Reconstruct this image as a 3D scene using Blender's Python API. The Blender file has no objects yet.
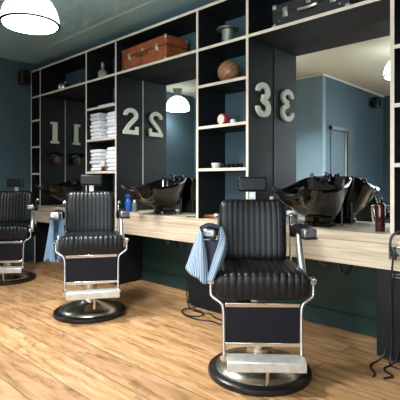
import bpy, bmesh, math, random
from mathutils import Vector, Matrix
random.seed(7)
PI = math.pi
SC = bpy.context.scene
COL = SC.collection

# ------------------------------------------------------------------ materials
def nt(name):
    m = bpy.data.materials.new(name); m.use_nodes = True
    t = m.node_tree; b = t.nodes['Principled BSDF']
    return m, t, b
def inp(b, **k):
    for n, v in k.items():
        n = n.replace('_', ' ')
        if n in b.inputs: b.inputs[n].default_value = v
def c4(c): return (c[0], c[1], c[2], 1)
def mat(name, col, rough=.5, metal=0, coat=0, bump=0, bscale=60, var=0, vscale=6, emit=None, es=0, alpha=1, trans=0, ior=1.45, stretch=(1,1,1), spec=.5):
    m, t, b = nt(name)
    inp(b, Base_Color=c4(col), Roughness=rough, Metallic=metal, Coat_Weight=coat, Coat_Roughness=.08, Transmission_Weight=trans, IOR=ior, Specular_IOR_Level=spec)
    if emit: inp(b, Emission_Color=c4(emit), Emission_Strength=es)
    if var or bump:
        tc = t.nodes.new('ShaderNodeTexCoord'); mp = t.nodes.new('ShaderNodeMapping'); mp.inputs['Scale'].default_value = stretch
        t.links.new(tc.outputs['Object'], mp.inputs['Vector'])
    if var:
        n = t.nodes.new('ShaderNodeTexNoise'); n.inputs['Scale'].default_value = vscale; n.inputs['Detail'].default_value = 6
        t.links.new(mp.outputs[0], n.inputs['Vector'])
        r = t.nodes.new('ShaderNodeValToRGB')
        r.color_ramp.elements[0].position = .3; r.color_ramp.elements[1].position = .7
        r.color_ramp.elements[0].color = c4([max(0, x*(1-var)) for x in col]); r.color_ramp.elements[1].color = c4([min(1, x*(1+var)) for x in col])
        t.links.new(n.outputs['Fac'], r.inputs['Fac']); t.links.new(r.outputs['Color'], b.inputs['Base Color'])
    if bump:
        n2 = t.nodes.new('ShaderNodeTexNoise'); n2.inputs['Scale'].default_value = bscale; n2.inputs['Detail'].default_value = 4
        t.links.new(mp.outputs[0], n2.inputs['Vector'])
        bp = t.nodes.new('ShaderNodeBump'); bp.inputs['Strength'].default_value = bump; bp.inputs['Distance'].default_value = .004
        t.links.new(n2.outputs['Fac'], bp.inputs['Height']); t.links.new(bp.outputs['Normal'], b.inputs['Normal'])
    return m

M = {}
M['black_panel'] = mat('black_panel', (.0060, .0078, .0090), .55, spec=.34, var=.25, vscale=4, stretch=(1, 1, .2))
M['ply'] = mat('ply_edge', (.70, .62, .49), .5, var=.12, vscale=9, stretch=(1, 1, 1))
M['wall'] = mat('blue_wall', (.056, .100, .124), .55, var=.06, vscale=2)
M['wall_lit'] = mat('lit_blue_wall', (.20, .305, .375), .55, var=.05, vscale=2)  # same blue paint, made paler for the lamp light on the column
M['wall_half_lit'] = mat('half_lit_blue_wall', (.07, .13, .175), .55, var=.05, vscale=2)  # same blue paint, lightened less, for the weaker light on the recess
M['green'] = mat('green_wall', (.012, .038, .031), .5)
M['ceil_gloss'] = mat('stretch_ceiling', (.36, .58, .62), .04, ior=1.9)
M['ceil_beige'] = mat('plaster_ceiling', (.66, .67, .55), .6)
M['white_trim'] = mat('white_trim', (.75, .76, .72), .4)
M['leather'] = mat('black_leather', (.005, .0055, .0065), .36, spec=.38, bump=.15, bscale=180)
M['vinyl'] = mat('calf_vinyl', (.005, .005, .009), .6, spec=.25, bump=.1, bscale=120)
M['chrome'] = mat('chrome', (.72, .72, .70), .16, metal=1)
M['steel'] = mat('brushed_steel', (.62, .62, .60), .36, metal=1, bump=.3, bscale=90)
M['cap_metal'] = mat('worn_cap_metal', (.30, .31, .32), .33, metal=.9, var=.5, vscale=40, bump=.3, bscale=60)
M['white_enamel'] = mat('worn_cast_metal', (.60, .60, .57), .38, metal=.55, bump=.5, bscale=70, var=.12, vscale=30)
M['rubber'] = mat('black_rubber', (.008, .008, .008), .3)
M['base_metal'] = mat('base_metal', (.55, .53, .45), .27, metal=1)
M['sink'] = mat('black_ceramic', (.004, .004, .0035), .05, coat=.15)
M['plastic'] = mat('black_plastic', (.012, .012, .012), .35)
M['towel'] = mat('white_towel', (.93, .94, .95), .95, bump=.6, bscale=120)
M['towel_b'] = mat('grey_towel', (.74, .77, .82), .95, bump=.6, bscale=120)
M['cape_blue'] = mat('blue_cape', (.125, .205, .295), .85, var=.12, vscale=12)
M['navy'] = mat('navy_lining', (.012, .016, .032), .8)
M['case'] = mat('brown_case', (.27, .072, .022), .42, var=.4, vscale=9, bump=.2, bscale=80)
M['case_trim'] = mat('case_trim', (.11, .035, .016), .5)
M['nickel'] = mat('nickel', (.70, .66, .55), .3, metal=1)
M['black_case'] = mat('black_case', (.02, .02, .022), .45, bump=.3, bscale=150)
M['number'] = mat('number_paint', (.64, .66, .53), .5, var=.06, vscale=20)
M['red'] = mat('red_enamel', (.42, .03, .025), .35)
M['cream'] = mat('cream', (.75, .68, .58), .5)
M['brown_wood'] = mat('brown_wood', (.07, .028, .012), .35, var=.3, vscale=12)
M['brass'] = mat('old_brass', (.25, .26, .19), .38, metal=.75, var=.3, vscale=14)
M['tin'] = mat('tin_metal', (.24, .28, .24), .35, metal=.6, var=.25, vscale=10, stretch=(1, 1, .2))
M['amber'] = mat('amber_glass', (.045, .008, .004), .08, coat=.4)
M['bluep'] = mat('blue_plastic', (.01, .09, .38), .3)
M['greenglass'] = mat('green_glass', (.10, .22, .13), .1, coat=.4)
M['clearp'] = mat('clear_plastic', (.5, .55, .56), .1, trans=.7)
M['white'] = mat('white_ceramic', (.78, .76, .70), .3)
M['dark_metal'] = mat('dark_metal', (.03, .03, .033), .3, metal=.8)
M['decanter'] = mat('decanter_glass', (.46, .50, .38), .08, trans=.5)
M['lampwhite'] = mat('opal_shade', (.9, .9, .88), .4, emit=(.97, .99, 1), es=3.4)
M['lampdisc'] = mat('lamp_diffuser', (.9, .9, .9), .4, emit=(.98, .99, 1), es=13)
M['mirror'] = mat('mirror_glass', (.83, .87, .86), .0, metal=1)
M['pale_edge'] = mat('mirror_edge', (.55, .60, .56), .3)
M['paper'] = mat('pale_paper', (.55, .62, .72), .7)
M['label_white'] = mat('label_white', (.75, .75, .72), .5)

def mat_ball():
    m, t, b = nt('ball_leather')
    tc = t.nodes.new('ShaderNodeTexCoord')
    br = t.nodes.new('ShaderNodeTexBrick'); br.inputs['Scale'].default_value = 1
    br.inputs['Color1'].default_value = c4((.30, .14, .06)); br.inputs['Color2'].default_value = c4((.36, .175, .075)); br.inputs['Mortar'].default_value = c4((.13, .055, .025))
    br.inputs['Mortar Size'].default_value = .03; br.inputs['Brick Width'].default_value = 1.1; br.inputs['Row Height'].default_value = .36
    mp = t.nodes.new('ShaderNodeMapping'); mp.inputs['Scale'].default_value = (9, 9, 9); mp.inputs['Rotation'].default_value = (1.35, .25, .6)
    t.links.new(tc.outputs['Object'], mp.inputs[0]); t.links.new(mp.outputs[0], br.inputs['Vector'])
    t.links.new(br.outputs['Color'], b.inputs['Base Color']); b.inputs['Roughness'].default_value = .42
    bp = t.nodes.new('ShaderNodeBump'); bp.inputs['Strength'].default_value = .5; bp.inputs['Distance'].default_value = .01; bp.invert = True
    t.links.new(br.outputs['Fac'], bp.inputs['Height']); t.links.new(bp.outputs[0], b.inputs['Normal'])
    return m
M['ball'] = mat_ball()

def mat_stripe():
    m, t, b = nt('striped_cape')
    tc = t.nodes.new('ShaderNodeTexCoord'); w = t.nodes.new('ShaderNodeTexWave'); w.inputs['Scale'].default_value = 1
    sp = t.nodes.new('ShaderNodeMapping'); sp.inputs['Scale'].default_value = (5.5, 1, 1)
    w.bands_direction = 'X'
    t.links.new(tc.outputs['UV'], sp.inputs[0]); t.links.new(sp.outputs[0], w.inputs['Vector'])
    r = t.nodes.new('ShaderNodeValToRGB'); r.color_ramp.interpolation = 'LINEAR'
    r.color_ramp.elements[0].color = c4((.05, .11, .20)); r.color_ramp.elements[1].color = c4((.38, .47, .54))
    r.color_ramp.elements[0].position = .3; r.color_ramp.elements[1].position = .6
    t.links.new(w.outputs['Fac'], r.inputs[0]); t.links.new(r.outputs[0], b.inputs['Base Color']); b.inputs['Roughness'].default_value = .85
    return m
M['cape_stripe'] = mat_stripe()

def mat_floor():
    m, t, b = nt('plank_floor')
    L = t.links
    g = t.nodes.new('ShaderNodeNewGeometry')
    mp = t.nodes.new('ShaderNodeMapping'); mp.inputs['Location'].default_value = (.35, .07, 0)
    L.new(g.outputs['Position'], mp.inputs[0])
    br = t.nodes.new('ShaderNodeTexBrick'); br.offset = .37; br.inputs['Scale'].default_value = 1
    br.inputs['Brick Width'].default_value = 2.6; br.inputs['Row Height'].default_value = .215
    br.inputs['Mortar Size'].default_value = .0028; br.inputs['Mortar Smooth'].default_value = .3; br.inputs['Bias'].default_value = 0
    br.inputs['Color1'].default_value = c4((0, 0, 0)); br.inputs['Color2'].default_value = c4((1, 1, 1)); br.inputs['Mortar'].default_value = c4((.5, .5, .5))
    L.new(mp.outputs[0], br.inputs['Vector'])
    # per-plank shift of the grain
    sc = t.nodes.new('ShaderNodeVectorMath'); sc.operation = 'SCALE'; sc.inputs['Scale'].default_value = 37
    L.new(br.outputs['Color'], sc.inputs[0])
    ad = t.nodes.new('ShaderNodeVectorMath'); ad.operation = 'ADD'; L.new(g.outputs['Position'], ad.inputs[0]); L.new(sc.outputs[0], ad.inputs[1])
    st = t.nodes.new('ShaderNodeMapping'); st.inputs['Scale'].default_value = (1.5, 10, 1); L.new(ad.outputs[0], st.inputs[0])
    n1 = t.nodes.new('ShaderNodeTexNoise'); n1.inputs['Scale'].default_value = 2.2; n1.inputs['Detail'].default_value = 9; n1.inputs['Roughness'].default_value = .62; n1.inputs['Distortion'].default_value = .45
    L.new(st.outputs[0], n1.inputs['Vector'])
    r1 = t.nodes.new('ShaderNodeValToRGB')
    e = r1.color_ramp.elements; e[0].position = .28; e[0].color = c4((.20, .095, .036)); e[1].position = .68; e[1].color = c4((.56, .35, .195))
    x = e.new(.47); x.color = c4((.42, .23, .095))
    L.new(n1.outputs['Fac'], r1.inputs[0])
    # dark knots and wear
    st2 = t.nodes.new('ShaderNodeMapping'); st2.inputs['Scale'].default_value = (3.2, 7.5, 1); L.new(ad.outputs[0], st2.inputs[0])
    n2 = t.nodes.new('ShaderNodeTexNoise'); n2.inputs['Scale'].default_value = 1.7; n2.inputs['Detail'].default_value = 5; n2.inputs['Roughness'].default_value = .7
    L.new(st2.outputs[0], n2.inputs['Vector'])
    r2 = t.nodes.new('ShaderNodeValToRGB'); e = r2.color_ramp.elements; e[0].position = .56; e[0].color = c4((0, 0, 0)); e[1].position = .74; e[1].color = c4((1, 1, 1))
    L.new(n2.outputs['Fac'], r2.inputs[0])
    mx = t.nodes.new('ShaderNodeMixRGB'); mx.inputs[2].default_value = c4((.11, .058, .03)); L.new(r2.outputs[0], mx.inputs[0]); L.new(r1.outputs[0], mx.inputs[1])
    # plank tone
    hs = t.nodes.new('ShaderNodeHueSaturation')
    mr = t.nodes.new('ShaderNodeMapRange'); mr.inputs['To Min'].default_value = .78; mr.inputs['To Max'].default_value = 1.2
    L.new(br.outputs['Color'], mr.inputs['Value']); L.new(mr.outputs[0], hs.inputs['Value']); L.new(mx.outputs[0], hs.inputs['Color'])
    m2 = t.nodes.new('ShaderNodeMixRGB'); m2.inputs[2].default_value = c4((.06, .032, .016)); L.new(br.outputs['Fac'], m2.inputs[0]); L.new(hs.outputs[0], m2.inputs[1])
    L.new(m2.outputs[0], b.inputs['Base Color'])
    mr2 = t.nodes.new('ShaderNodeMapRange'); mr2.inputs['To Min'].default_value = .5; mr2.inputs['To Max'].default_value = .36; L.new(n1.outputs['Fac'], mr2.inputs['Value']); L.new(mr2.outputs[0], b.inputs['Roughness'])
    bp = t.nodes.new('ShaderNodeBump'); bp.inputs['Strength'].default_value = .25; bp.inputs['Distance'].default_value = .004
    L.new(n1.outputs['Fac'], bp.inputs['Height']); L.new(bp.outputs[0], b.inputs['Normal'])
    return m
M['floor'] = mat_floor()

def mat_counter():
    m, t, b = nt('pale_oak'); L = t.links
    g = t.nodes.new('ShaderNodeNewGeometry'); st = t.nodes.new('ShaderNodeMapping'); st.inputs['Scale'].default_value = (.8, 14, 22); L.new(g.outputs['Position'], st.inputs[0])
    n = t.nodes.new('ShaderNodeTexNoise'); n.inputs['Scale'].default_value = 2.6; n.inputs['Detail'].default_value = 8; n.inputs['Distortion'].default_value = .5; L.new(st.outputs[0], n.inputs['Vector'])
    r = t.nodes.new('ShaderNodeValToRGB'); e = r.color_ramp.elements
    e[0].position = .3; e[0].color = c4((.44, .34, .225)); e[1].position = .66; e[1].color = c4((.69, .585, .445))
    L.new(n.outputs['Fac'], r.inputs[0]); L.new(r.outputs[0], b.inputs['Base Color']); b.inputs['Roughness'].default_value = .42
    return m
M['counter'] = mat_counter()

def mat_pane():
    m, t, b = nt('window_glass')
    o = t.nodes['Material Output']; tr = t.nodes.new('ShaderNodeBsdfTransparent'); gl = t.nodes.new('ShaderNodeBsdfGlossy'); gl.inputs['Roughness'].default_value = .02
    fr = t.nodes.new('ShaderNodeFresnel'); mx = t.nodes.new('ShaderNodeMixShader')
    t.links.new(fr.outputs[0], mx.inputs[0]); t.links.new(tr.outputs[0], mx.inputs[1]); t.links.new(gl.outputs[0], mx.inputs[2]); t.links.new(mx.outputs[0], o.inputs['Surface'])
    return m
M['pane'] = mat_pane()

# ------------------------------------------------------------------ mesh helpers
def box(bm, x0, x1, y0, y1, z0, z1, mi=0, mx=None):
    vs = [bm.verts.new((x, y, z)) for x in (x0, x1) for y in (y0, y1) for z in (z0, z1)]
    if mx is not None:
        for v in vs: v.co = mx @ v.co
    fs = []
    for q in ((0, 1, 3, 2), (4, 6, 7, 5), (0, 4, 5, 1), (2, 3, 7, 6), (0, 2, 6, 4), (1, 5, 7, 3)):
        f = bm.faces.new([vs[i] for i in q]); f.material_index = mi; fs.append(f)
    return fs                         # faces: -x, +x, -y, +y, -z, +z
def lathe(bm, prof, seg=32, mx=None, mi=0, sy=1.0):
    rings = []
    for r, z in prof:
        if r < 1e-6: rings.append([bm.verts.new((0, 0, z))])
        else: rings.append([bm.verts.new((r*math.cos(2*PI*i/seg), sy*r*math.sin(2*PI*i/seg), z)) for i in range(seg)])
    for a, b in zip(rings, rings[1:]):
        for i in range(seg):
            j = (i+1) % seg
            if len(a) == 1 and len(b) == 1: continue
            if len(a) == 1: f = bm.faces.new((a[0], b[j], b[i]))
            elif len(b) == 1: f = bm.faces.new((a[i], a[j], b[0]))
            else: f = bm.faces.new((a[i], a[j], b[j], b[i]))
            f.material_index = mi
    for rg, flip in ((rings[0], True), (rings[-1], False)):
        if len(rg) > 1:
            f = bm.faces.new(list(reversed(rg)) if flip else rg); f.material_index = mi
    if mx is not None:
        for rg in rings:
            for v in rg: v.co = mx @ v.co
def smooth_path(pts, n=6, closed=False):
    P = [Vector(p) for p in pts]; out = []
    N = len(P)
    for i in range(N if closed else N-1):
        if closed: p0, p1, p2, p3 = P[(i-1) % N], P[i], P[(i+1) % N], P[(i+2) % N]
        else: p0, p1, p2, p3 = P[max(i-1, 0)], P[i], P[i+1], P[min(i+2, N-1)]
        for k in range(n):
            t = k/n
            out.append(.5*((2*p1)+(p2-p0)*t+(2*p0-5*p1+4*p2-p3)*t*t+(3*p1-p0-3*p2+p3)*t**3))
    if not closed: out.append(P[-1])
    return out
def tube(bm, pts, r, seg=8, n=6, mi=0, flat=None, rad=None):
    P = smooth_path(pts, n) if n > 1 else [Vector(p) for p in pts]
    up = Vector((0, 0, 1)); rings = []; prev = None
    for i, p in enumerate(P):
        d = (P[min(i+1, len(P)-1)]-P[max(i-1, 0)]).normalized()
        if prev is None:
            s = d.cross(up)
            if s.length < .05: s = d.cross(Vector((0, 1, 0)))
        else: s = prev-d*prev.dot(d)
        s.normalize(); prev = s; u = s.cross(d)
        a, b = (r, r) if flat is None else flat
        k = rad(i/(len(P)-1)) if rad else 1
        rings.append([bm.verts.new(p+s*a*k*math.cos(2*PI*j/seg)+u*b*k*math.sin(2*PI*j/seg)) for j in range(seg)])
    for a, b in zip(rings, rings[1:]):
        for j in range(seg):
            f = bm.faces.new((a[j], a[(j+1) % seg], b[(j+1) % seg], b[j])); f.material_index = mi
    bm.faces.new(list(reversed(rings[0]))).material_index = mi; bm.faces.new(rings[-1]).material_index = mi
def make(name, bm, mats, parent=None, smooth=True, bevel=0, loc=None, rot=None, ang=40, segs=2, solid=0, sub=0):
    me = bpy.data.meshes.new(name)
    bmesh.ops.recalc_face_normals(bm, faces=bm.faces)
    bm.to_mesh(me); bm.free()
    for m in (mats if isinstance(mats, (list, tuple)) else [mats]): me.materials.append(M[m])
    o = bpy.data.objects.new(name, me); COL.objects.link(o)
    if parent: o.parent = parent
    if loc: o.location = loc
    if rot: o.rotation_euler = rot
    if solid:
        s = o.modifiers.new('solid', 'SOLIDIFY'); s.thickness = solid; s.offset = 0
    if sub:
        s = o.modifiers.new('sub', 'SUBSURF'); s.levels = s.render_levels = sub
    if bevel:
        b = o.modifiers.new('bevel', 'BEVEL'); b.width = bevel; b.segments = segs; b.limit_method = 'ANGLE'; b.angle_limit = math.radians(35)
    if smooth:
        for p in me.polygons: p.use_smooth = True
        me.set_sharp_from_angle(angle=math.radians(ang))
    return o
def B(*a, **k):
    bm = bmesh.new(); box(bm, *a, **k); return bm
def LT(prof, seg=32, mx=None, **k):
    bm = bmesh.new(); lathe(bm, prof, seg, mx, **k); return bm
def TB(pts, r, **k):
    bm = bmesh.new(); tube(bm, pts, r, **k); return bm
def tag(o, label, cat, group=None, kind=None):
    o['label'] = label; o['category'] = cat
    if group: o['group'] = group
    if kind: o['kind'] = kind
    return o
def thing(name, label, cat, loc=(0, 0, 0), rz=0, group=None, kind=None):
    o = bpy.data.objects.new(name, None); o.empty_display_size = .1; COL.objects.link(o); o.location = loc; o.rotation_euler = (0, 0, rz)
    return tag(o, label, cat, group, kind)
def copy_tree(o, parent=None):
    c = o.copy(); COL.objects.link(c); c.parent = parent
    for ch in list(o.children): copy_tree(ch, c)
    return c
def struct(name, bm, mats, label, cat, parent=None, **k):
    o = make(name, bm, mats, parent, **k)
    if parent is None: tag(o, label, cat, kind='structure')
    return o

# ------------------------------------------------------------------ the room
CEIL = 2.83; DB = .380; XL = -6.03; XR = 2.0; YB = -5.15; XC = -3.25; YC = -2.65; YZ = -1.26
struct('floor', B(XL-.1, XR+.1, YB-.1, DB+.1, -.08, 0), 'floor', 'wide worn reclaimed wooden plank floor', 'floor', smooth=False)
bm = B(XL-.1, XR+.1, YZ, DB+.1, CEIL, CEIL+.08)
struct('ceiling', bm, 'ceil_gloss', 'glossy grey green stretch ceiling above the shelving', 'ceiling', smooth=False)
struct('ceiling_rear', B(XL-.1, XR+.1, YB-.1, YZ, CEIL, CEIL+.08), 'ceil_beige', 'matt beige ceiling seen in the mirrors', 'ceiling', smooth=False)
struct('wall_left', B(XL-.1, XL, YB, DB, 0, CEIL), 'wall', 'dark teal blue side wall at far left', 'wall', smooth=False)
bm = B(XL-.1, XR+.1, DB, DB+.1, .59, CEIL); struct('wall_back', bm, 'wall', 'dark teal blue wall behind the shelving', 'wall', smooth=False)
bm = B(XL-.1, XR+.1, DB, DB+.1, 0, .59); struct('wall_back_lower', bm, 'green', 'dark green wall panel beneath the worktop', 'wall', smooth=False)
struct('baseboard_back', B(XL, XR, DB-.016, DB, 0, .13), 'green', 'dark green baseboard beneath the worktop', 'baseboard', bevel=.004)
struct('wall_front', B(XL-.1, XC, YC-.1, YC, 0, CEIL), 'wall_lit', 'blue wall block, lit tone in its colour, reflected in the mirrors', 'wall', smooth=False)
struct('wall_recess', B(XC-.1, XC, YB, YC-.1, 0, CEIL), 'wall_half_lit', 'blue recess wall with a door reflected in the mirror', 'wall', smooth=False)
# white line along wall tops of the far part
bm = bmesh.new(); box(bm, XL, XC+.02, YC, YC+.02, CEIL-.03, CEIL-.004); box(bm, XC, XC+.02, YB, YC, CEIL-.03, CEIL-.004)
struct('trim_1', bm, 'white_trim', 'thin white moulding where far walls meet the ceiling', 'trim', smooth=False)
# two unseen windows in the rear wall and one at right, added for light
def wall_with_windows(name, axis, pos, lo, hi, wins, label):
    bm = bmesh.new(); t0, t1 = pos
    def b(a, c, z0, z1):
        if axis == 'x': box(bm, a, c, t0, t1, z0, z1)
        else: box(bm, t0, t1, a, c, z0, z1)
    cur = lo
    for (a, c, z0, z1) in wins:
        b(cur, a, 0, CEIL); b(a, c, 0, z0); b(a, c, z1, CEIL); cur = c
    b(cur, hi, 0, CEIL)
    struct(name, bm, 'wall', label, 'wall', smooth=False)
WB = [(-2.3, -.35, .35, 2.55), (-.05, 1.8, .35, 2.55)]
WR = [(-4.6, -2.4, .5, 2.55)]
wall_with_windows('wall_rear', 'x', (YB-.1, YB), XC-.1, XR+.1, WB, 'blue rear wall holding the added windows')
wall_with_windows('wall_right', 'y', (XR, XR+.1), YB, DB, WR, 'blue side wall holding an added window')
k = 1
for (a, c, z0, z1) in WB:
    w = thing('window_%d' % k, 'large unseen window added in the rear wall for light', 'window', ((a+c)/2, YB-.05, z0), kind='structure'); hw = (c-a)/2; h = z1-z0
    bm = bmesh.new(); f = .05
    box(bm, -hw, hw, -.05, .05, 0, f); box(bm, -hw, hw, -.05, .05, h-f, h); box(bm, -hw, -hw+f, -.05, .05, f, h-f); box(bm, hw-f, hw, -.05, .05, f, h-f); box(bm, -.02, .02, -.03, .03, f, h-f)
    make('window_frame', bm, 'dark_metal', w, smooth=False); make('pane', B(-hw+f, hw-f, -.004, .004, f, h-f), 'pane', w, smooth=False); k += 1
for (a, c, z0, z1) in WR:
    w = thing('window_%d' % k, 'unseen window added in the right side wall for light', 'window', (XR+.05, (a+c)/2, z0), PI/2, kind='structure'); hw = (c-a)/2; h = z1-z0
    bm = bmesh.new(); f = .05
    box(bm, -hw, hw, -.05, .05, 0, f); box(bm, -hw, hw, -.05, .05, h-f, h); box(bm, -hw, -hw+f, -.05, .05, f, h-f); box(bm, hw-f, hw, -.05, .05, f, h-f)
    make('window_frame', bm, 'dark_metal', w, smooth=False); make('pane', B(-hw+f, hw-f, -.004, .004, f, h-f), 'pane', w, smooth=False)
# blue flush door in the recess wall (seen in the mirror)
dr = thing('door_1', 'narrow blue flush door reflected in the right mirror', 'door', (XC, -3.17, 0), kind='structure')
make('door_leaf', B(-.02, .012, -.27, .26, .005, 1.97), 'wall_half_lit', dr, smooth=False)
bm = bmesh.new(); box(bm, 0, .05, -.33, .30, 1.975, 2.03); box(bm, 0, .05, -.33, -.27, 0, 1.975); make('door_frame', bm, 'dark_metal', dr, smooth=False)
make('jamb', B(.01, .03, -.27, -.24, 0, 1.97), 'pale_edge', dr, smooth=False)

# ------------------------------------------------------------------ shelving
PX = [-5.985, -5.717, -4.551, -3.955, -2.711, -2.147, -1.0, -.41]
ZT, ZA, ZS = 2.70, 2.33, (1.997, 1.627, 1.25); CT = .81; T = .0125
shelf = thing('shelving_unit', 'tall black shelving with pale plywood front edges along the back wall', 'shelving', (-3.2, DB, CT))
def board(name, x0, x1, z0, z1):
    bm = bmesh.new(); f = box(bm, x0+3.2, x1+3.2, -DB+.0, -.004, z0-CT, z1-CT); f[2].material_index = 1
    return make(name, bm, ['black_panel', 'ply'], shelf, smooth=False)
for x in PX: board('upright', x-T, x+T, CT, ZA-T)
for i, x in enumerate(PX): 
    if i not in (): board('upper_upright', x-T, x+T, ZA+T, ZT-T)
board('top_board', PX[0]-T, PX[-1]+T, ZT-T, ZT+T)
board('long_shelf', PX[0]-T, PX[-1]+T, ZA-T, ZA+T)
for a, c in ((0, 1), (2, 3), (4, 5), (6, 7)):
    for z in ZS: board('shelf', PX[a]+T, PX[c]-T, z-T, z+T)

# worktop
wt = thing('worktop', 'long pale oak worktop running under the mirrors', 'worktop', (-3.2, DB, .585))
make('top_slab', B(-2.81, 2.80, -DB-.012, -.002, .162, .225), 'counter', wt, smooth=False, bevel=.003)
make('apron', B(-2.805, 2.795, -DB-.009, -DB+.05, 0, .1605), 'counter', wt, smooth=False, bevel=.002)
make('support_panel', B(-2.69, -2.66, -DB+.002, -.02, -.584, 0), ['black_panel'], wt, smooth=False)
make('panel_edge', B(-2.69, -2.66, -DB-.004, -DB+.002, -.584, 0), ['ply'], wt, smooth=False)

# base cabinets
def cabinet(x0, x1, label, handle=None):
    c = thing('base_cabinet', label, 'cabinet', ((x0+x1)/2, DB, 0), group='black cabinets under the worktop'); w = (x1-x0)/2
    make('body', B(-w, w, -DB+.02, -.02, .015, .583), 'black_panel', c, smooth=False)
    make('plinth', B(-w+.02, w-.02, -DB+.05, -.03, 0, .015), 'black_panel', c, smooth=False)
    d = make('door', B(-w+.002, w-.002, -DB+.0, -DB+.0195, .02, .58), 'black_panel', c, smooth=False, bevel=.002)
    if handle:
        hx, hz = handle; bm = bmesh.new()
        for q in ((-.045, .045, .008, .012), (-.045, .045, -.012, -.008), (-.045, -.041, -.008, .008), (.041, .045, -.008, .008)):
            box(bm, hx+q[0], hx+q[1], -DB-.006, -DB, hz+q[2], hz+q[3])
        make('handle', bm, 'chrome', d, smooth=False)
    return c
cabinet(-4.62, -3.95, 'black base cabinet behind the middle barber chair')
cabinet(-2.83, -2.25, 'black base cabinet behind the nearest barber chair')
cabinet(-1.10, -.42, 'black base cabinet at the right end with cord hanging in front', (-.19, .553))

# mirrors in the niches
MIR = []
for (a, c, lab) in ((1, 2, 'leftmost station mirror behind the far barber chair'), (3, 4, 'middle station mirror reflecting a white pendant lamp'), (5, 6, 'right station mirror reflecting lit blue walls')):
    x0, x1 = PX[a]+T, PX[c]-T
    m = thing('wall_mirror', lab, 'mirror', ((x0+x1)/2, DB-.002, CT), group='mirrors set between the shelf columns'); w = (x1-x0)/2
    make('glass', B(-w, w, -.008, 0, .002, ZA-T-CT-.002), 'mirror', m, smooth=False)
    make('bevel_edge', B(-w+.001, -w+.007, -.011, -.008, .3, ZA-T-CT-.002), 'pale_edge' if a < 5 else 'plastic', m, smooth=False)

# ------------------------------------------------------------------ numbers on the niche sides
def stroke(bm, pts, hw, x0, x1):
    P = [Vector((0, p[0], p[1])) for p in pts]; n = len(P); L = []; R = []
    for i, p in enumerate(P):
        d = (P[min(i+1, n-1)]-P[max(i-1, 0)]).normalized(); s = Vector((0, -d.z, d.y))
        L.append(p+s*hw); R.append(p-s*hw)
    for q in range(n-1):
        vs = []
        for x in (x0, x1):
            vs.append([bm.verts.new((x, w.y, w.z)) for w in (L[q], L[q+1], R[q+1], R[q])])
        a, b = vs
        bm.faces.new(list(reversed(a))); bm.faces.new(b)
        for i, j in ((0, 1), (2, 3)): bm.faces.new((a[i], a[j], b[j], b[i]))
        if q == 0: bm.faces.new((a[3], a[0], b[0], b[3]))
        if q == n-2: bm.faces.new((a[1], a[2], b[2], b[1]))
    bmesh.ops.remove_doubles(bm, verts=bm.verts, dist=1e-5)
def arc(cy, cz, ry, rz, a0, a1, n=18): return [(cy+ry*math.cos(math.radians(a0+(a1-a0)*i/n)), cz+rz*math.sin(math.radians(a0+(a1-a0)*i/n))) for i in range(n+1)]
def prism(bm, poly, x0, x1):
    a = [bm.verts.new((x0, p[0], p[1])) for p in poly]; b = [bm.verts.new((x1, p[0], p[1])) for p in poly]
    bm.faces.new(a); bm.faces.new(list(reversed(b)))
    for i in range(len(poly)): j = (i+1) % len(poly); bm.faces.new((a[i], a[j], b[j], b[i]))
def number(ch, x, y, z, label):
    bm = bmesh.new(); a, b = .004, .03
    if ch == '1':
        prism(bm, [(-.04, -.15), (.06, -.15), (.06, -.15+.033), (.034, -.117), (.034, .15), (-.066, .15), (-.066, .118), (-.034, .118), (-.034, -.117), (-.066, -.117), (-.066, -.15)], a, b)
    elif ch == '2':
        pts = arc(0, .068, .075, .056, 185, -32, 26)+[(-.035, -.055), (-.072, -.11)]
        stroke(bm, pts, .0235, a, b)
        prism(bm, [(-.105, -.148), (.105, -.148), (.105, -.058), (.068, -.058), (.068, -.1), (-.02, -.1), (-.09, -.1), (-.105, -.11)], a, b-.001)
    else:
        stroke(bm, arc(-.005, .072,   .07, .05, 185, -80, 26)+[(-.015, .02)], .0235, a, b)
        stroke(bm, [(-.015, .018)]+arc(-.002, -.065, .078, .057, 82, -185, 28), .0235, a, b-.001)
    o = make('number_sign', bm, 'number', None, smooth=False, bevel=.002, loc=(x+T+.0005, y, z))
    tag(o, label, 'number', 'numbers on the station side panels')
    return o
number('1', PX[1], .205, 1.83, 'pale cream number 1 on the leftmost niche side panel')
number('2', PX[3], .185, 1.825, 'pale cream number 2 on the middle niche side panel')
number('3', PX[5], .185, 1.832, 'pale cream number 3 on the right niche side panel')

# holder below the number 1
hd = thing('wall_holder', 'small dark wall holder with glossy brown body below number 1', 'holder', (PX[1]+T, .2, 1.38))
make('hook_plate', B(0, .012, -.07, .07, .05, .17), 'plastic', hd, bevel=.004)
make('holder_body', LT([(0, 0), (.045, .005), (.062, .05), (.05, .10), (0, .115)], 20, Matrix.Translation((.062, .02, .01))), 'brown_wood', hd)
make('top_cap', TB([(.03, -.11, .13), (.06, -.04, .17), (.07, .04, .17), (.05, .1, .135)], .02, flat=(.05, .014)), 'plastic', hd)

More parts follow.
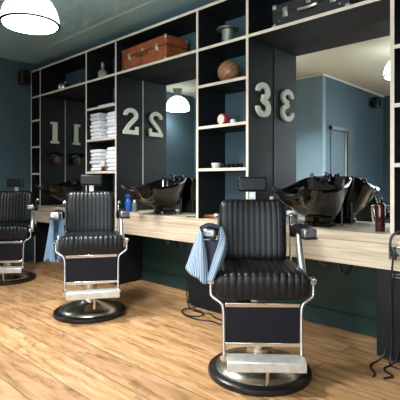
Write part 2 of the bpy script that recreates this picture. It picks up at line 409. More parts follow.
# ------------------------------------------------------------------ washbasins
def make_sink():
    s = thing('washbasin', '', 'washbasin', (0, 0, 0), group='black backwash basins on the worktop')
    half = [(.0, .155, .368), (.14, .155, .368), (.20, .115, .352), (.228, -.02, .310), (.22, -.20, .278), (.185, -.34, .272), (.135, -.45, .284), (.105, -.462, .277), (.08, -.42, .25), (.05, -.385, .230), (0, -.37, .222)]
    full = half+[(-x, y, z) for x, y, z in reversed(half[1:-1])]
    rim = smooth_path(full, 5, True); N = len(rim)
    bm = bmesh.new(); rings = []
    bot = []
    for p in rim:
        a = math.atan2(p.y+.02, p.x); bot.append(Vector((.118*math.cos(a), .118*math.sin(a), .07)))
    for k in range(11):
        q = k/10; e = q**.72
        rings.append([bm.verts.new((b.x+(p.x-b.x)*e, b.y+(p.y-b.y)*e, b.z+(p.z-b.z)*q)) for p, b in zip(rim, bot)])
    cen = Vector((0, -.08, .12))
    def ins(f, dz, fz=0): return [bm.verts.new((cen.x+(p.x-cen.x)*f, cen.y+(p.y-cen.y)*f, p.z+dz+(cen.z-p.z)*fz)) for p in rim]
    rings += [ins(.985, .008), ins(.95, .008), ins(.925, -.004), ins(.86, -.0, .35), ins(.72, 0, .65), ins(.5, 0, .88), ins(.25, 0, .98), ins(.06, 0, 1.0)]
    for a, b in zip(rings, rings[1:]):
        for i in range(N): bm.faces.new((a[i], a[(i+1) % N], b[(i+1) % N], b[i]))
    bm.faces.new(list(reversed(rings[0]))); bm.faces.new(rings[-1])
    make('bowl', bm, 'sink', s, ang=60)
    make('pedestal', LT([(.112, 0), (.118, .004), (.118, .03), (.108, .04), (.112, .07)], 36), 'sink', s)
    # roll where the neck rests
    make('neck_rest', TB([(.125, -.448, .290), (.097, -.445, .27), (.06, -.395, .244), (0, -.372, .234), (-.06, -.395, .244), (-.097, -.445, .27), (-.125, -.448, .290)], .018, seg=12), 'leather', s)
    t = make('tap', LT([(.026, .33), (.028, .345), (.024, .385), (.02, .395), (.0, .40)], 18, Matrix.Translation((.02, .12, 0))), 'sink', s)
    make('lever', TB([(.02, .12, .39), (.02, .08, .402), (.02, .05, .404)], .007), 'plastic', t)
    make('spout', TB([(.02, .11, .355), (.02, .03, .36), (.02, -.02, .345)], .011), 'plastic', t)
    make('spray_head', TB([(-.10, .12, .355), (-.10, .10, .378), (-.09, .05, .385)], .016, rad=lambda q: .7+.5*q), 'plastic', s)
    make('support_leg', TB([(.13, .1, 0), (.13, .1, .14), (.12, .1, .20)], .009, n=2), 'plastic', s)
    return s
sink = make_sink()
for i, (x, lab) in enumerate(((-5.16, 'black glossy washbasin half hidden behind the middle chair'), (-3.355, 'black glossy washbasin under the number 2 beside a blue bottle'), (-1.60, 'black glossy washbasin right of the nearest chair'))):
    s = sink if i == 0 else copy_tree(sink)
    s.location = (x, .185, CT); s['label'] = lab
    st = ('far', 'middle', 'right')[i]
    o = make('drain_pipe', TB([(.0, .02, -.2255), (.0, .02, -.27), (.05, .0, -.30)], .016), 'brass', None, loc=(x, .185, CT)); tag(o, 'brass drain pipe under the worktop below the %s basin' % st, 'pipe', 'pipes under the basins')
    o = make('water_hose', TB([(.14, .03, -.2255), (.15, .02, -.30), (.18, .02, -.345), (.22, .03, -.31), (.225, .04, -.2255)], .012), 'plastic', None, loc=(x, .185, CT)); tag(o, 'black looped hose under the worktop below the %s basin' % st, 'hose', 'hoses under the basins')

# ------------------------------------------------------------------ barber chairs
def cushion(w, h, up, dn, nrib, rm, rd, mx, nx=110, ny=26, p=4.5, bend=None, c=.05, ex=2.4, ex2=None):
    bm = bmesh.new()
    def g(t): return math.copysign(abs(math.sin(t*PI/2))**.85, t)
    us = [g(-1+2*i/nx) for i in range(nx+1)]; vs = [g(-1+2*j/ny) for j in range(ny+1)]
    def prof(u, v, e): return ((1-min(1, abs(u))**p)*(1-min(1, abs(v))**p))**(1/e)
    def pos(u, v, side):
        x = w/2*u*(1-c*abs(v)**7); y = h/2*v*(1-c*.8*abs(u)**7)
        f = prof(u, v, ex if side > 0 else (ex2 or ex))
        if side > 0:
            z = up*f
            if nrib and abs(u) < rm:
                ph = (u/rm+1)/2*nrib; r = abs(math.sin(PI*ph))**.38
                z -= rd*(1-r)*min(1, f*1.6)
                y += (rd*.9)*(1-r)*abs(v)**6*(-1 if v > 0 else 1)
        else: z = -dn*f
        if bend: x, y, z = bend(x, y, z)
        return mx @ Vector((x, y, z))
    F = [[bm.verts.new(pos(u, v, 1)) for v in vs] for u in us]
    Bk = [[F[i][j] if i in (0, nx) or j in (0, ny) else bm.verts.new(pos(us[i], vs[j], -1)) for j in range(ny+1)] for i in range(nx+1)]
    for i in range(nx):
        for j in range(ny):
            bm.faces.new((F[i][j], F[i+1][j], F[i+1][j+1], F[i][j+1]))
            bm.faces.new((Bk[i][j], Bk[i][j+1], Bk[i+1][j+1], Bk[i+1][j]))
    return bm
def make_chair():
    c = thing('barber_chair', '', 'barber chair', (0, 0, 0), group='barber chairs facing away from the basins')
    BS = Matrix.Translation((0, -.02, 0))
    b = make('base', LT([(0, .0), (.305, .0), (.310, .01), (.306, .03), (.292, .040), (.278, .042), (.262, .04)], 64, BS), 'rubber', c)
    make('base_dome', LT([(.264, .038), (.256, .05), (.215, .068), (.15, .088), (.09, .108), (.075, .13), (.075, .16), (0, .16)], 64, BS), 'base_metal', b)
    ox = -.006
    make('pump_column', LT([(.058, .16), (.058, .30), (.07, .305), (.07, .34), (.05, .345), (.05, .47), (0, .47)], 32), 'steel', c)
    make('seat_frame', B(ox-.16, ox+.16, -.12, .20, .462, .50), 'dark_metal', c, bevel=.01)
    # seat: local z up, front = -y
    def sag(x, y, z): return (x, y, z+.012*(1-math.cos(min(1, max(0, (y+.25)/.5))*PI))/2*-1)
    make('seat', cushion(.522, .50, .070, .105, 11, .86, .010, Matrix.Translation((ox, -.005, .588)), bend=sag, p=7, ex=3.6, c=.03, ex2=9), 'leather', c, ang=80)
    # backrest
    R = Matrix.Translation((ox-.014, .235, .820)) @ Matrix.Rotation(math.radians(-8), 4, 'X') @ Matrix.Rotation(PI/2, 4, 'X')
    def wrap(x, y, z): return (x, y, z+.05*(x/.22)**2*.5)
    br = make('backrest', cushion(.437, .42, .060, .045, 9, .74, .0055, R, bend=wrap, ny=30, p=6, ex=3, c=.085), 'leather', c, ang=80)
    for sx in (-1, 1):
        bk = make('back_bracket', TB([(ox+sx*.235, .22, .55), (ox+sx*.238, .245, .75), (ox+sx*.235, .265, .93)], .011, flat=(.008, .016)), 'chrome', c)
        make('bracket_knob', LT([(0, 0), (.016, .003), (.018, .02), (.012, .032), (0, .034)], 16, Matrix.Translation((ox+sx*.235, .262, .92)) @ Matrix.Rotation(sx*PI/2, 4, 'Y')), 'chrome', bk)
    # headrest on its post
    H = Matrix.Translation((ox-.010, .262, 1.128)) @ Matrix.Rotation(math.radians(-5), 4, 'X') @ Matrix.Rotation(PI/2, 4, 'X')
    make('headrest', B(-.098, .098, -.05, .05, -.028, .028, mx=H), 'leather', c, bevel=.016, segs=5)
    make('headrest_post', B(ox-.03, ox+.014, .29, .304, .90, 1.10), 'steel', c, bevel=.003)
    for sx in (-1, 1):
        a = thing('armrest', '', 'x'); del a['label']; del a['category']; a.parent = c
        ox2 = ox-.012; xr, xf = ox2+sx*.256, ox2+sx*.284
        make('arm_bracket', TB([(ox2+sx*.268, -.06, .56), (ox2+sx*.268, -.04, .64), (ox2+sx*.264, .0, .74), (ox2+sx*.264, .03, .825)], .018, flat=(.020, .018), seg=12, rad=lambda q: 1.25-.35*q), 'steel', a)
        make('arm_pad', TB([(xr, .18, .80), (xr+sx*.008, .135, .842), (xr+sx*.012, .03, .860), (xr+sx*.022, -.06, .858), (xf-sx*.004, -.135, .850)], .03, flat=(.042, .03), seg=18, rad=lambda q: .6+.4*min(1, q*3.5)), 'leather', a)
        A = Matrix.Translation((xf, -.165, .850)) @ Matrix.Rotation(sx*.2, 4, 'Z')
        make('arm_cap', B(-.040, .040, -.024, .03, -.022, .030, mx=A), 'cap_metal', a, bevel=.012, segs=3)
        make('cap_lip', B(-.042, .042, -.027, .03, -.031, -.020, mx=A), 'plastic', a, bevel=.004)
    # side frames carrying calf pad and footrest
    for sx in (-1, 1):
        f = make('side_frame', TB([(ox+sx*.283, -.21, .60), (ox+sx*.284, -.215, .535), (ox+sx*.277, -.22, .508), (ox+sx*.232, -.232, .477), (ox+sx*.217, -.236, .452), (ox+sx*.213, -.24, .40), (ox+sx*.212, -.25, .28), (ox+sx*.21, -.262, .17)], .011, flat=(.009, .010), n=5, seg=10), 'steel', c)
        make('frame_knob', LT([(0, -.02), (.02, -.018), (.021, .018), (.017, .024), (0, .026)], 18, Matrix.Translation((ox+sx*.282, -.212, .592)) @ Matrix.Rotation(PI/2, 4, 'X')), 'chrome', f)
        make('pivot', LT([(0, -.016), (.018, -.014), (.018, .014), (0, .016)], 18, Matrix.Translation((ox+sx*.214, -.264, .182)) @ Matrix.Rotation(PI/2, 4, 'X')), 'chrome', f)
    p = make('calf_pad', B(ox-.203, ox+.203, -.248, -.222, .262, .455), 'vinyl', c, bevel=.006)
    make('pad_rail', B(ox-.205, ox+.205, -.252, -.228, .455, .478), 'chrome', p, bevel=.003)
    make('pad_rail', B(ox-.205, ox+.205, -.256, -.232, .24, .262), 'chrome', p, bevel=.003)
    f = make('footrest', B(ox-.198, ox+.222, -.345, -.232, .184, .194), 'white_enamel', c, bevel=.003)
    make('footrest_lip', B(ox-.198, ox+.222, -.356, -.3455, .140, .195), 'white_enamel', f, bevel=.005)
    make('footrest_stay', TB([(ox+.02, -.33, .183), (ox+.02, -.315, .10), (ox+.02, -.300, .047)], .011, n=2), 'base_metal', c)
    return c
chair = make_chair()
CH = [(-1.547, -.673, 41.5, 'nearest black leather barber chair with striped cape on its arm'),
      (-3.312, -.73, 57, 'middle black leather barber chair with plain blue cape on its arm'),
      (-5.115, -.685, 51, 'farthest black leather barber chair cut off by the left edge')]
for i, (x, y, a, lab) in enumerate(CH):
    c = chair if i == 0 else copy_tree(chair)
    c.location = (x, y, 0); c.rotation_euler = (0, 0, math.radians(a)); c['label'] = lab
    for ch in c.children:             # seats sit slightly off the base centre
        if i and not ch.name.startswith(('base', 'pump')): ch.location.x += .022
    if i == 1:                        # this chair is pumped up a little higher
        for ch in c.children:
            for nm, dz in (('seat', .048), ('seat_frame', .048), ('backrest', .025), ('headrest', .03), ('back_bracket', .03), ('armrest', .012), ('side_frame', .06), ('calf_pad', .065), ('footrest', .065), ('pump_column', .0)):
                if ch.name.split('.')[0] == nm or (nm == 'headrest' and ch.name.startswith('headrest')) or (nm == 'footrest' and ch.name.startswith('footrest')): ch.location.z += dz; break

# ------------------------------------------------------------------ capes hung over the left arms
def cape_mesh(stripes, top, prof, gap, folds, amp, seed, bottom_tilt=0, aspect=.75):
    random.seed(seed); bm = bmesh.new(); uvl = bm.loops.layers.uv.new('uv')
    NU, NV = 96, 30; ph = random.random()*6
    grid = []
    for j in range(NV+1):
        s = j/NV; row = []
        g = gap(s)
        for i in range(NU+1):
            u = i/NU; a = -PI/2+g+(2*PI-2*g)*u
            r, z = prof(s)
            fold = 1+amp*s**.8*math.sin(folds*a+ph)+amp*.45*s*math.sin(2.3*folds*a+1.7*ph+2*s)
            ox = top[0]*0
            x = r*fold*math.cos(a); y = r*aspect*fold*math.sin(a)
            zz = z-bottom_tilt*s*math.cos(a)+.012*s*math.sin(3*a+ph)
            row.append((bm.verts.new((x, y, zz)), (u, s)))
        grid.append(row)
    for j in range(NV):
        for i in range(NU):
            q = [grid[j][i], grid[j][i+1], grid[j+1][i+1], grid[j+1][i]]
            f = bm.faces.new([t[0] for t in q])
            for l, t in zip(f.loops, q): l[uvl].uv = t[1]
    # closed crown
    return bm
def arm_point(i, lx, ly, lz):
    x, y, a, _ = CH[i]; a = math.radians(a)
    return (x+lx*math.cos(a)-ly*math.sin(a), y+lx*math.sin(a)+ly*math.cos(a), lz)
def drape(bm, rows, fold=.0, nf=3, n=8, u0=0., u1=1.):
    # a cloth sheet lofted through rows of points, with pleats
    uvl = bm.loops.layers.uv.verify()
    R = [smooth_path(r, 8) for r in rows]; C = [smooth_path([r[i] for r in R], n) for i in range(len(R[0]))]
    nu, nv = len(C), len(C[0]); G = []
    for i in range(nu):
        col = []
        for j in range(nv):
            p = C[i][j].copy(); t = j/(nv-1); u = i/(nu-1)
            p += Vector((.35, -1, 0))*fold*(.25+.75*t)*math.sin(2*PI*nf*u+2.1*t)
            col.append((bm.verts.new(p), (u0+(u1-u0)*u, t)))
        G.append(col)
    for i in range(nu-1):
        for j in range(nv-1):
            q = [G[i][j], G[i+1][j], G[i+1][j+1], G[i][j+1]]; f = bm.faces.new([t[0] for t in q])
            for l, t in zip(f.loops, q): l[uvl].uv = t[1]
k3 = thing('barber_cape', 'blue and white striped barber cape over the nearest chair arm', 'cape', arm_point(0, -.302, -.165, .850), math.radians(41.5), group='barber capes hung on chair arms')
bm = bmesh.new()
# outer flap on the left, hanging from the back of the arm
drape(bm, [[(-.03, .14, .03), (-.052, .06, .035), (-.052, -.01, .03), (-.046, -.05, .018)],
           [(-.06, .15, -.07), (-.09, .06, -.075), (-.08, -.03, -.08), (-.052, -.065, -.085)],
           [(-.08, .16, -.19), (-.135, .06, -.20), (-.105, -.04, -.225), (-.05, -.075, -.245)]], .007, 3, u0=0, u1=.9)
# middle roll
drape(bm, [[(-.047, -.048, .02), (-.042, -.062, .015), (-.036, -.052, .01)],
           [(-.055, -.07, -.10), (-.034, -.088, -.11), (-.012, -.064, -.12)],
           [(-.06, -.07, -.24), (-.032, -.092, -.265), (-.004, -.068, -.27)]], .003, 1, u0=.9, u1=1.2)
# right roll crossing towards the middle
drape(bm, [[(.062, -.03, .035), (.075, -.01, .04), (.07, .06, .035)],
           [(.058, -.062, -.03), (.092, -.045, -.03), (.10, .04, -.03)],
           [(.022, -.08, -.13), (.068, -.085, -.12), (.094, .01, -.12)],
           [(-.014, -.075, -.25), (.018, -.09, -.255), (.045, -.02, -.235)]], .005, 2, u0=1.3, u1=2.)
make('cloth', bm, 'cape_stripe', k3, solid=.004, ang=80)
bm = bmesh.new()
drape(bm, [[(-.045, -.036, .03), (0, -.02, .05), (.066, -.022, .038)], [(-.045, -.05, .02), (0, -.036, .043), (.06, -.036, .03)]], 0, 1)
drape(bm, [[(-.045, -.03, -.03), (.0, -.02, -.035), (.07, -.02, -.03)], [(-.04, -.045, -.12), (-.0, -.04, -.13), (.05, -.05, -.12)], [(-.03, -.05, -.2), (-.01, -.055, -.21), (.02, -.06, -.2)]], 0, 1)
# over the arm behind the cap
drape(bm, [[(-.05, -.01, .035), (0, .0, .052), (.075, -.01, .04)], [(-.04, .08, .035), (0, .08, .05), (.072, .06, .035)], [(-.03, .14, .03), (.01, .14, .04), (.05, .13, .03)]], .0, 1, u0=.2, u1=1.)
make('lining', bm, 'navy', k3, solid=.008, ang=80)
def prof2(s):
    return .040+.05*s, (.03-.40*s)
k2 = thing('barber_cape', 'plain light blue barber cape hanging from the middle chair arm', 'cape', arm_point(1, -.272, -.10, .855), math.radians(57), group='barber capes hung on chair arms')
make('cloth', cape_mesh(False, (0, 0), prof2, lambda s: .5*(1-s)+.03, 4, .16, 11, bottom_tilt=0), 'cape_blue', k2, solid=.004, ang=80)

# ------------------------------------------------------------------ pendant lamps
LS = 1.06; LZ = 2.39
def make_lamp():
    l = thing('pendant_lamp', '', 'lamp', (0, 0, 0), group='white dome pendant lamps')
    def sc(p): return [(r*LS, z*LS*.92) for r, z in p]
    sh = make('lamp_shade', LT(sc([(.209, .010), (.211, .018), (.206, .07), (.190, .13), (.162, .183), (.120, .228), (.07, .258), (.066, .252), (.114, .222), (.155, .177), (.183, .126), (.199, .07), (.204, .02)]), 64), 'lampwhite', l, ang=60)
    make('rim_ring', LT(sc([(.211, .006), (.217, .008), (.217, .016), (.212, .018), (.209, .010)]), 64), 'dark_metal', sh)
    make('diffuser', LT(sc([(.204, .012), (.19, -.004), (.10, -.012), (0, -.015)]), 48), 'lampdisc', l, ang=60)
    make('lamp_holder', LT([(.072, .262), (.072, CEIL-LZ-.02), (.09, CEIL-LZ-.015), (.09, CEIL-LZ-.001), (0, CEIL-LZ-.001)], 28), 'tin', l)
    return l
lamp = make_lamp()
LP = ((-3.356, -1.251, 2.39, 'large glowing white dome pendant lamp at top left'), (-5.736, -1.90, 2.44, 'white dome pendant lamp reflected in the middle mirror'), (-1.90, -2.15, 2.47, 'white dome pendant lamp half seen in the right mirror'))
for i, (x, y, z, lab) in enumerate(LP):
    l = lamp if i == 0 else copy_tree(lamp)
    l.location = (x, y, z); l['label'] = lab
    if i:
        for ch in l.children:
            if ch.name.startswith('lamp_holder'): ch.scale.z = (CEIL-z-.001)/(CEIL-LP[0][2]-.001)*1

# ------------------------------------------------------------------ loudspeakers
def make_speaker():
    s = thing('loudspeaker', '', 'speaker', (0, 0, 0), group='small black wall loudspeakers')
    make('cabinet', B(.05, .17, -.07, .07, -.1, .1), 'plastic', s, bevel=.02, segs=4)
    make('woofer', LT([(.0, .0), (.02, .006), (.045, -.004), (.052, .006), (.055, .0)], 28, Matrix.Translation((.171, 0, -.03)) @ Matrix.Rotation(PI/2, 4, 'Y')), 'dark_metal', s)
    make('tweeter', LT([(0, .006), (.018, .003), (.02, 0)], 20, Matrix.Translation((.171, 0, .055)) @ Matrix.Rotation(PI/2, 4, 'Y')), 'dark_metal', s)
    make('bracket', B(0, .055, -.02, .02, -.03, .03), 'dark_metal', s)
    return s
sp = make_speaker(); sp.location = (XL+.001, -.13, 2.59); sp['label'] = 'small black loudspeaker on the left wall beside the shelving top'
s2 = copy_tree(sp); s2.location = (XC+.001, -4.49, 2.60); s2['label'] = 'small black loudspeaker reflected high in the right mirror'

# ------------------------------------------------------------------ things on the long shelf
ZL = ZA+T+.0005
def suitcase(name, label, x0, x1, yf, dep, h, mats, z, rz=0):
    m, tr = mats
    c = thing(name, label, 'suitcase', ((x0+x1)/2, yf+dep/2, z), rz, group='old suitcases on the long shelf'); w = (x1-x0)/2; dd = dep/2; sp_ = h*.62
    make('body', B(-w, w, -dd, dd, .004, sp_-.002), m, c, bevel=.012, segs=3)
    make('lid', B(-w, w, -dd, dd, sp_+.002, h), m, c, bevel=.012, segs=3)
    make('rim', B(-w+.003, w-.003, -dd-.001, dd-.002, sp_-.006, sp_+.006), tr, c, bevel=.001)
    for sx in (-1, 1):
        for zz in (0, 1):
            for sy in (-1, 1):
                cx, cz, cy = sx*(w-.017), (.02 if not zz else h-.018), sy*(dd-.017)
                bm = B(cx-.0195, cx+.0195, cy-.0195, cy+.0195, cz-.0205, cz+.0195); make('corner', bm, 'nickel', c, bevel=.008, segs=3)
    for fx in (-.62, .62):
        k = make('latch', B(fx*w-.022, fx*w+.022, -dd-.008, -dd+.002, sp_-.045, sp_+.03), 'nickel', c, bevel=.004)
        make('latch_loop', B(fx*w-.012, fx*w+.012, -dd-.014, -dd-.008, sp_-.03, sp_+.005), 'nickel', k, bevel=.002)
    make('handle', TB([(-.08, -dd, sp_-.02), (-.07, -dd-.022, sp_-.028), (0, -dd-.028, sp_-.034), (.07, -dd-.022, sp_-.028), (.08, -dd, sp_-.02)], .01, flat=(.009, .012)), tr if m == 'case' else 'nickel', c)
    make('lock', B(-.018, .018, -dd-.005, -dd+.002, sp_+.005, sp_+.035), 'nickel', c, bevel=.002)
    for fx in (-.78, .78):
        make('stud', LT([(0, 0), (.008, .001), (.006, .006), (0, .007)], 12, Matrix.Translation((fx*w, -dd, .05)) @ Matrix.Rotation(PI/2, 4, 'X')), 'nickel', c)
    return c
suitcase('suitcase', 'brown leather suitcase with metal corners above number 2', -3.925, -3.155, .045, .30, .255, ('case', 'case_trim'), ZL, -.045)
suitcase('suitcase', 'black suitcase with pale metal corners above the right mirror', -1.935, -1.30, .045, .30, .19, ('black_case', 'black_case'), ZL)
o = thing('decanter', 'small glass decanter with stopper left of the brown suitcase', 'decanter', (-4.385, .12, ZL))
make('bottle', LT([(0, .003), (.05, .002), (.058, .012), (.06, .09), (.048, .115), (.03, .125), (.018, .14), (.017, .168), (.024, .175), (.0, .176)], 8), 'decanter', o)
make('stopper', LT([(.0, .176), (.018, .178), (.024, .20), (.012, .22), (0, .225)], 20), 'decanter', o)
o = thing('ornament', 'small dark ornament with pale glints at far left of long shelf', 'ornament', (-5.33, .13, ZL), math.radians(35))
make('body', B(-.07, .07, -.045, .045, .0, .11), 'black_case', o, bevel=.012)
make('dial', LT([(.0, .02), (.03, .02), (.042, .012), (.045, 0)], 28, Matrix.Translation((0, -.045, .058)) @ Matrix.Rotation(PI/2, 4, 'X')), 'nickel', o)
make('top_knob', LT([(.018, .11), (.02, .125), (.012, .135), (0, .137)], 20, Matrix.Translation((.035, 0, 0))), 'greenglass', o)
make('carry_loop', TB([(-.05, 0, .108), (-.045, 0, .14), (0, 0, .145), (.012, 0, .108)], .006), 'dark_metal', o)
o = thing('metal_spool', 'greenish metal spool with wide rim above the brown ball', 'spool', (-2.45, .12, ZL))
make('barrel', LT([(.075, .0), (.075, .012), (.056, .016), (.054, .12), (.056, .135)], 32), 'tin', o)
make('flange', LT([(.056, .134), (.098, .138), (.102, .145), (.098, .152), (.05, .152), (.045, .14)], 36), 'brass', o)

# column between niches 2 and 3
o = make('leather_ball', LT([(0 if i in (0, 24) else .1*math.sin(PI*i/24), -.1*math.cos(PI*i/24)) for i in range(25)], 40), 'ball', None, loc=(-2.44, .12, ZS[0]+T+.1))
tag(o, 'round brown panelled leather ball on a shelf', 'ball')
o = thing('alarm_clock', 'small round red clock with pale dial on the shelf below the ball', 'clock', (-2.49, .10, ZS[1]+T+.0005), math.radians(-8))
RX = Matrix.Translation((0, 0, .055)) @ Matrix.Rotation(PI/2, 4, 'X')
make('case', LT([(0, -.03), (.045, -.03), (.053, -.02), (.053, .02), (.048, .026), (.044, .022)], 32, RX), 'red', o)
make('dial', LT([(.0, .027), (.043, .027), (.043, .012)], 32, RX), 'cream', o)
make('foot', LT([(.004, 0), (.009, .002), (.007, .02)], 10, Matrix.Translation((.03, 0, 0))), 'chrome', o)
make('foot', LT([(.004, 0), (.009, .002), (.007, .02)], 10, Matrix.Translation((-.03, 0, 0))), 'chrome', o)
o = make('shaving_soap', LT([(.0, 0), (.022, 0), (.026, .01), (.026, .035), (.02, .045), (0, .047)], 20), 'white', None, loc=(-2.375, .10, ZS[1]+T+.0005)); tag(o, 'small white pot right of the red clock', 'pot')
o = thing('comb', 'dark flat comb lying right of the red clock', 'comb', (-2.27, .07, ZS[1]+T+.0005))
bm = B(-.08, .08, .012, .022, 0, .008)
for i in range(26): box(bm, -.078+i*.006, -.075+i*.006, -.012, .012, .001, .006)
make('teeth', bm, 'plastic', o, smooth=False)
o = thing('shaving_bowl', 'small white cup on the lowest shelf behind the nearest chair', 'cup', (-2.545, .07, ZS[2]+T+.0005))
make('cup', LT([(0, .0), (.03, .0), (.036, .006), (.043, .045), (.040, .047), (.034, .01), (0, .008)], 28), 'white', o)
for i in range(5):
    tag(make('small_tin', LT([(0, 0), (.019, 0), (.02, .003), (.02, .024), (.021, .026), (.021, .034), (.019, .036), (0, .036)], 20), 'dark_metal', None, loc=(-2.465+.048*i, .075, ZS[2]+T+.0005)),
        'small dark tin in the row right of the white cup', 'tin', 'small dark tins beside the white cup')

# towels
def towel_mesh(w, d, h):
    bm = bmesh.new(); n = 10
    # folded: three soft layers with a rounded fold at the front
    for k in range(1):
        z0 = 0; z1 = h
        prof = [(-d/2+.01*math.sin(t*PI/8*0), 0) for t in range(0)]
        ring = []
        for i in range(13):
            a = PI/2+PI*i/12; ring.append((-d/2+h/2*1.1*math.cos(a)+.02, (z0+z1)/2+h/2*.96*math.sin(a)))
        ring += [(d/2, z0+.001), (d/2, z1-.001)]
        L_ = [bm.verts.new((-w/2, y, z)) for y, z in ring]; R_ = [bm.verts.new((w/2, y, z)) for y, z in ring]
        bm.faces.new(L_); bm.faces.new(list(reversed(R_)))
        for i in range(len(ring)): j = (i+1) % len(ring); bm.faces.new((L_[i], L_[j], R_[j], R_[i]))
    return bm
tm = None
def towel_stack(x, y, z0, n, h, w, sid, group):
    global tm
    ords = ['bottom', 'second from the bottom', 'third from the bottom', 'fourth from the bottom', 'third from the top', 'second from the top', 'topmost']
    if n == 6: ords = ['bottom', 'second from the bottom', 'third from the bottom', 'third from the top', 'second from the top', 'topmost']
    for i in range(n):
        o = make('folded_towel', towel_mesh(w, .26, h-.0015), 'towel' if random.random() > .25 else 'towel_b', None, bevel=.010, segs=3, loc=(x+random.uniform(-.008, .008), y+random.uniform(-.015, .010), z0+i*h), rot=(0, 0, random.uniform(-.05, .05)))
        tag(o, 'folded white towel, %s of the %s' % (ords[i], sid), 'towel', group)
towel_stack(-4.435, .18, ZS[1]+T+.0005, 7, .0455, .19, 'upper left stack', 'folded towels in the upper left stack')
towel_stack(-4.10, .18, ZS[1]+T+.0005, 7, .043, .19, 'upper right stack', 'folded towels in the upper right stack')
towel_stack(-4.435, .18, ZS[2]+T+.0005, 6, .044, .19, 'lower left stack', 'folded towels in the lower left stack')
towel_stack(-4.10, .18, ZS[2]+T+.0005, 6, .046, .19, 'lower right stack', 'folded towels in the lower right stack')
o = thing('shaving_brush', 'small cream shaving brush with brown handle between lower towel stacks', 'brush', (-4.265, .045, ZS[2]+T+.0005))
make('handle', LT([(0, 0), (.026, .0), (.028, .012), (.016, .03), (.022, .05), (.02, .055), (0, .056)], 20), 'brown_wood', o)
make('bristles', LT([(.02, .055), (.03, .085), (.036, .115), (.02, .128), (0, .13)], 20), 'cream', o)
tag(make('magazine', B(-.16, .13, -.09, .09, 0, .018), 'paper', None, bevel=.003, loc=(-4.17+.0, .11, ZS[0]+T+.0005), rot=(0, 0, .0)), 'thin pale blue magazine lying on shelf above the towels', 'magazine')

# ------------------------------------------------------------------ things on the worktop
ZW = CT+.0005
o = thing('amber_bottle', 'amber brown pump bottle on the worktop at the right', 'bottle', (-1.125, .13, ZW))
make('bottle', LT([(0, .0), (.030, .0), (.032, .004), (.032, .165), (.026, .185), (.014, .195), (.014, .203), (0, .203)], 28), 'amber', o)
make('pump', LT([(.017, .203), (.017, .225), (.008, .228), (.008, .25), (.015, .252), (.015, .262), (0, .263)], 20), 'plastic', o)
make('nozzle', TB([(0, 0, .257), (-.03, -.02, .257), (-.04, -.027, .25)], .005), 'plastic', o)
o = thing('spray_bottle', 'blue spray bottle on the worktop beside the middle basin', 'bottle', (-3.86, .10, ZW))
make('bottle', LT([(0, 0), (.034, 0), (.036, .004), (.036, .10), (.026, .13), (.014, .145), (.014, .155), (0, .155)], 24), 'bluep', o)
make('spray_head', B(-.045, .03, -.014, .014, .155, .19), 'bluep', o, bevel=.006)
make('trigger', TB([(-.03, 0, .158), (-.042, 0, .135), (-.04, 0, .115)], .006), 'bluep', o)
o = thing('product_bottle', 'small clear bottle with pale cap right of the blue spray bottle', 'bottle', (-3.775, .12, ZW))
make('bottle', LT([(0, 0), (.026, 0), (.026, .09), (.012, .105), (0, .105)], 20), 'clearp', o); make('cap', LT([(.014, .105), (.014, .13), (0, .132)], 16), 'white', o)
o = thing('product_bottle', 'green glass bottle between the nearest chair and the right basin', 'bottle', (-2.045, .2, ZW))
make('bottle', LT([(0, 0), (.033, 0), (.034, .004), (.034, .13), (.013, .165), (.013, .185), (0, .185)], 24), 'greenglass', o); make('cap', LT([(.016, .18), (.016, .21), (0, .212)], 16), 'cream', o)
o = thing('product_jar', 'low clear jar behind the right basin', 'jar', (-1.86, .22, ZW))
make('jar', LT([(0, 0), (.04, 0), (.042, .004), (.042, .07), (0, .07)], 24), 'clearp', o); make('lid', LT([(.044, .07), (.044, .095), (.04, .1), (0, .1)], 24), 'white', o)
o = thing('hair_scissors', 'dark scissors lying on the worktop edge beside the striped cape', 'scissors', (-2.80, .085, ZW), math.radians(28))
bm = bmesh.new(); box(bm, -.10, .0, -.006, .006, 0, .006); box(bm, -.10, .0, -.006, .006, .006, .010, mx=Matrix.Rotation(.12, 4, 'Z')); make('blades', bm, 'dark_metal', o, smooth=False)
for sy in (-1, 1): make('finger_loop', TB([(.0, 0, .006), (.03, sy*.012, .006), (.055, sy*.03, .006), (.075, sy*.02, .006), (.06, sy*.005, .006), (.03, sy*.008, .006)], .004), 'plastic', o)
o = thing('clipper', 'dark hair clipper with reddish body on the worktop behind nearest chair', 'clipper', (-2.62, .12, ZW), math.radians(15))
make('body', TB([(-.09, 0, .018), (-.03, 0, .02), (.05, 0, .02), (.085, 0, .018)], .02, flat=(.022, .017), seg=12), 'case', o)
make('blade', B(-.115, -.088, -.02, .02, .006, .026), 'steel', o)

# socket and cords
o = thing('power_socket', 'chrome power socket on the worktop front at right edge', 'socket', (-.955, -.0125, .70))
make('plate', B(-.06, .06, -.012, 0, -.045, .04), 'chrome', o, bevel=.004)
make('plug', LT([(0, 0), (.02, 0), (.022, .02), (.016, .035), (0, .036)], 18, Matrix.Translation((-.02, -.012, -.008)) @ Matrix.Rotation(PI/2, 4, 'X')), 'plastic', o)
o = make('cable', TB([(-.975, -.05, .69), (-.99, -.06, .74), (-.985, -.055, .80), (-.95, -.05, .835), (-.90, -.05, .85), (-.84, -.03, .86)], .008, seg=8), 'plastic', None); tag(o, 'black cord looping up from the chrome socket', 'cord', 'black cords at the right cabinet')
o = make('cable', TB([(-.975, -.05, .685), (-.985, -.045, .60), (-1.0, -.02, .45), (-1.0, -.015, .30), (-.995, -.018, .15), (-1.0, -.03, .03), (-.99, -.06, .006), (-.93, -.08, .006), (-.85, -.05, .006)], .006, seg=8), 'plastic', None); tag(o, 'black cord hanging down the right cabinet front', 'cord', 'black cords at the right cabinet')
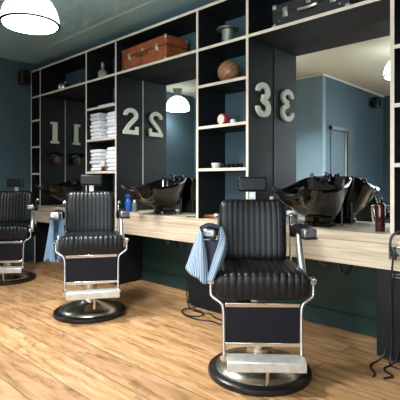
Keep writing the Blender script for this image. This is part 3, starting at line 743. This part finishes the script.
o = make('cable', TB([(-1.03, -.015, .09), (-1.045, -.03, .04), (-1.065, -.06, .012), (-1.08, -.11, .007), (-1.075, -.16, .007), (-1.055, -.20, .007), (-1.03, -.225, .009), (-1.01, -.255, .007), (-1.005, -.29, .006)], .0055, seg=8), 'plastic', None); tag(o, 'black cable curling on floor left below the right cabinet', 'cable', 'loose cables on the floor by the right cabinet')
o = make('cable', TB([(-.955, -.015, .09), (-.965, -.03, .035), (-.985, -.07, .009), (-1.0, -.115, .007), (-.99, -.16, .007), (-.965, -.185, .007), (-.935, -.20, .008), (-.92, -.225, .009), (-.935, -.25, .008), (-.95, -.275, .006)], .0055, seg=8), 'plastic', None); tag(o, 'black looped cable end on floor in front of right cabinet', 'cable', 'loose cables on the floor by the right cabinet')
o = make('cable', TB([(-2.86, .03, .56), (-2.87, .02, .30), (-2.84, .0, .06), (-2.74, -.06, .006), (-2.62, -.09, .006), (-2.50, -.06, .006), (-2.42, -.10, .006), (-2.30, -.12, .006), (-2.18, -.05, .006), (-2.05, .1, .006)], .006, seg=8), 'plastic', None); tag(o, 'thin black cable trailing from worktop along the floor behind nearest chair', 'cable', 'loose cables on the floor behind the nearest chair')
o = make('cable', TB([(-2.70, -.03, .016), (-2.76, -.12, .006), (-2.70, -.20, .006), (-2.58, -.22, .006), (-2.50, -.17, .014), (-2.54, -.11, .02), (-2.64, -.10, .02), (-2.72, -.15, .018), (-2.66, -.23, .016), (-2.5, -.25, .006), (-2.36, -.2, .006), (-2.24, -.2, .006), (-2.12, -.05, .006)], .006, seg=8), 'plastic', None); tag(o, 'coiled black cable on the floor in front of the middle cabinet', 'cable', 'loose cables on the floor behind the nearest chair')

# ------------------------------------------------------------------ light
def area(name, loc, rot, sx, sy, e, col):
    l = bpy.data.lights.new(name, 'AREA'); l.shape = 'RECTANGLE'; l.size = sx; l.size_y = sy; l.energy = e; l.color = col
    o = bpy.data.objects.new(name, l); COL.objects.link(o); o.location = loc; o.rotation_euler = rot
    return o
for n, (a, c, z0, z1) in enumerate(WB):  # lights outside the unseen windows, added to brighten the room
    area('added_daylight', ((a+c)/2, YB-.16, (z0+z1)/2), (PI/2, 0, 0), c-a, z1-z0, 115, (.86, .95, 1.0))
for (a, c, z0, z1) in WR:
    area('added_daylight', (XR+.16, (a+c)/2, (z0+z1)/2), (PI/2, 0, PI/2), c-a, z1-z0, 50, (.86, .95, 1.0))
for (x, y, z, lab) in LP:
    l = bpy.data.lights.new('lamp_glow', 'AREA'); l.shape = 'DISK'; l.size = .4; l.energy = 6 if x < -5 else 54; l.spread = math.radians(150); l.color = (.97, .99, 1)
    o = bpy.data.objects.new('lamp_glow', l); COL.objects.link(o); o.location = (x, y, z-.05)
w = bpy.data.worlds.new('world'); SC.world = w; w.use_nodes = True
w.node_tree.nodes['Background'].inputs[0].default_value = (.75, .86, 1, 1); w.node_tree.nodes['Background'].inputs[1].default_value = 1.5

# ------------------------------------------------------------------ camera
cd = bpy.data.cameras.new('camera'); cam = bpy.data.objects.new('camera', cd); COL.objects.link(cam)
cd.sensor_fit = 'HORIZONTAL'; cd.sensor_width = 36; cd.lens = 433/400*36; cd.clip_start = .02
cd.shift_y = (181-200)/400
cam.location = (0, -2.83, 1.15); cam.rotation_euler = (PI/2, 0, math.radians(43.4))
SC.camera = cam
SC.view_settings.view_transform = 'Standard'; SC.view_settings.look = 'None'; SC.view_settings.gamma = 1; SC.view_settings.exposure = .08
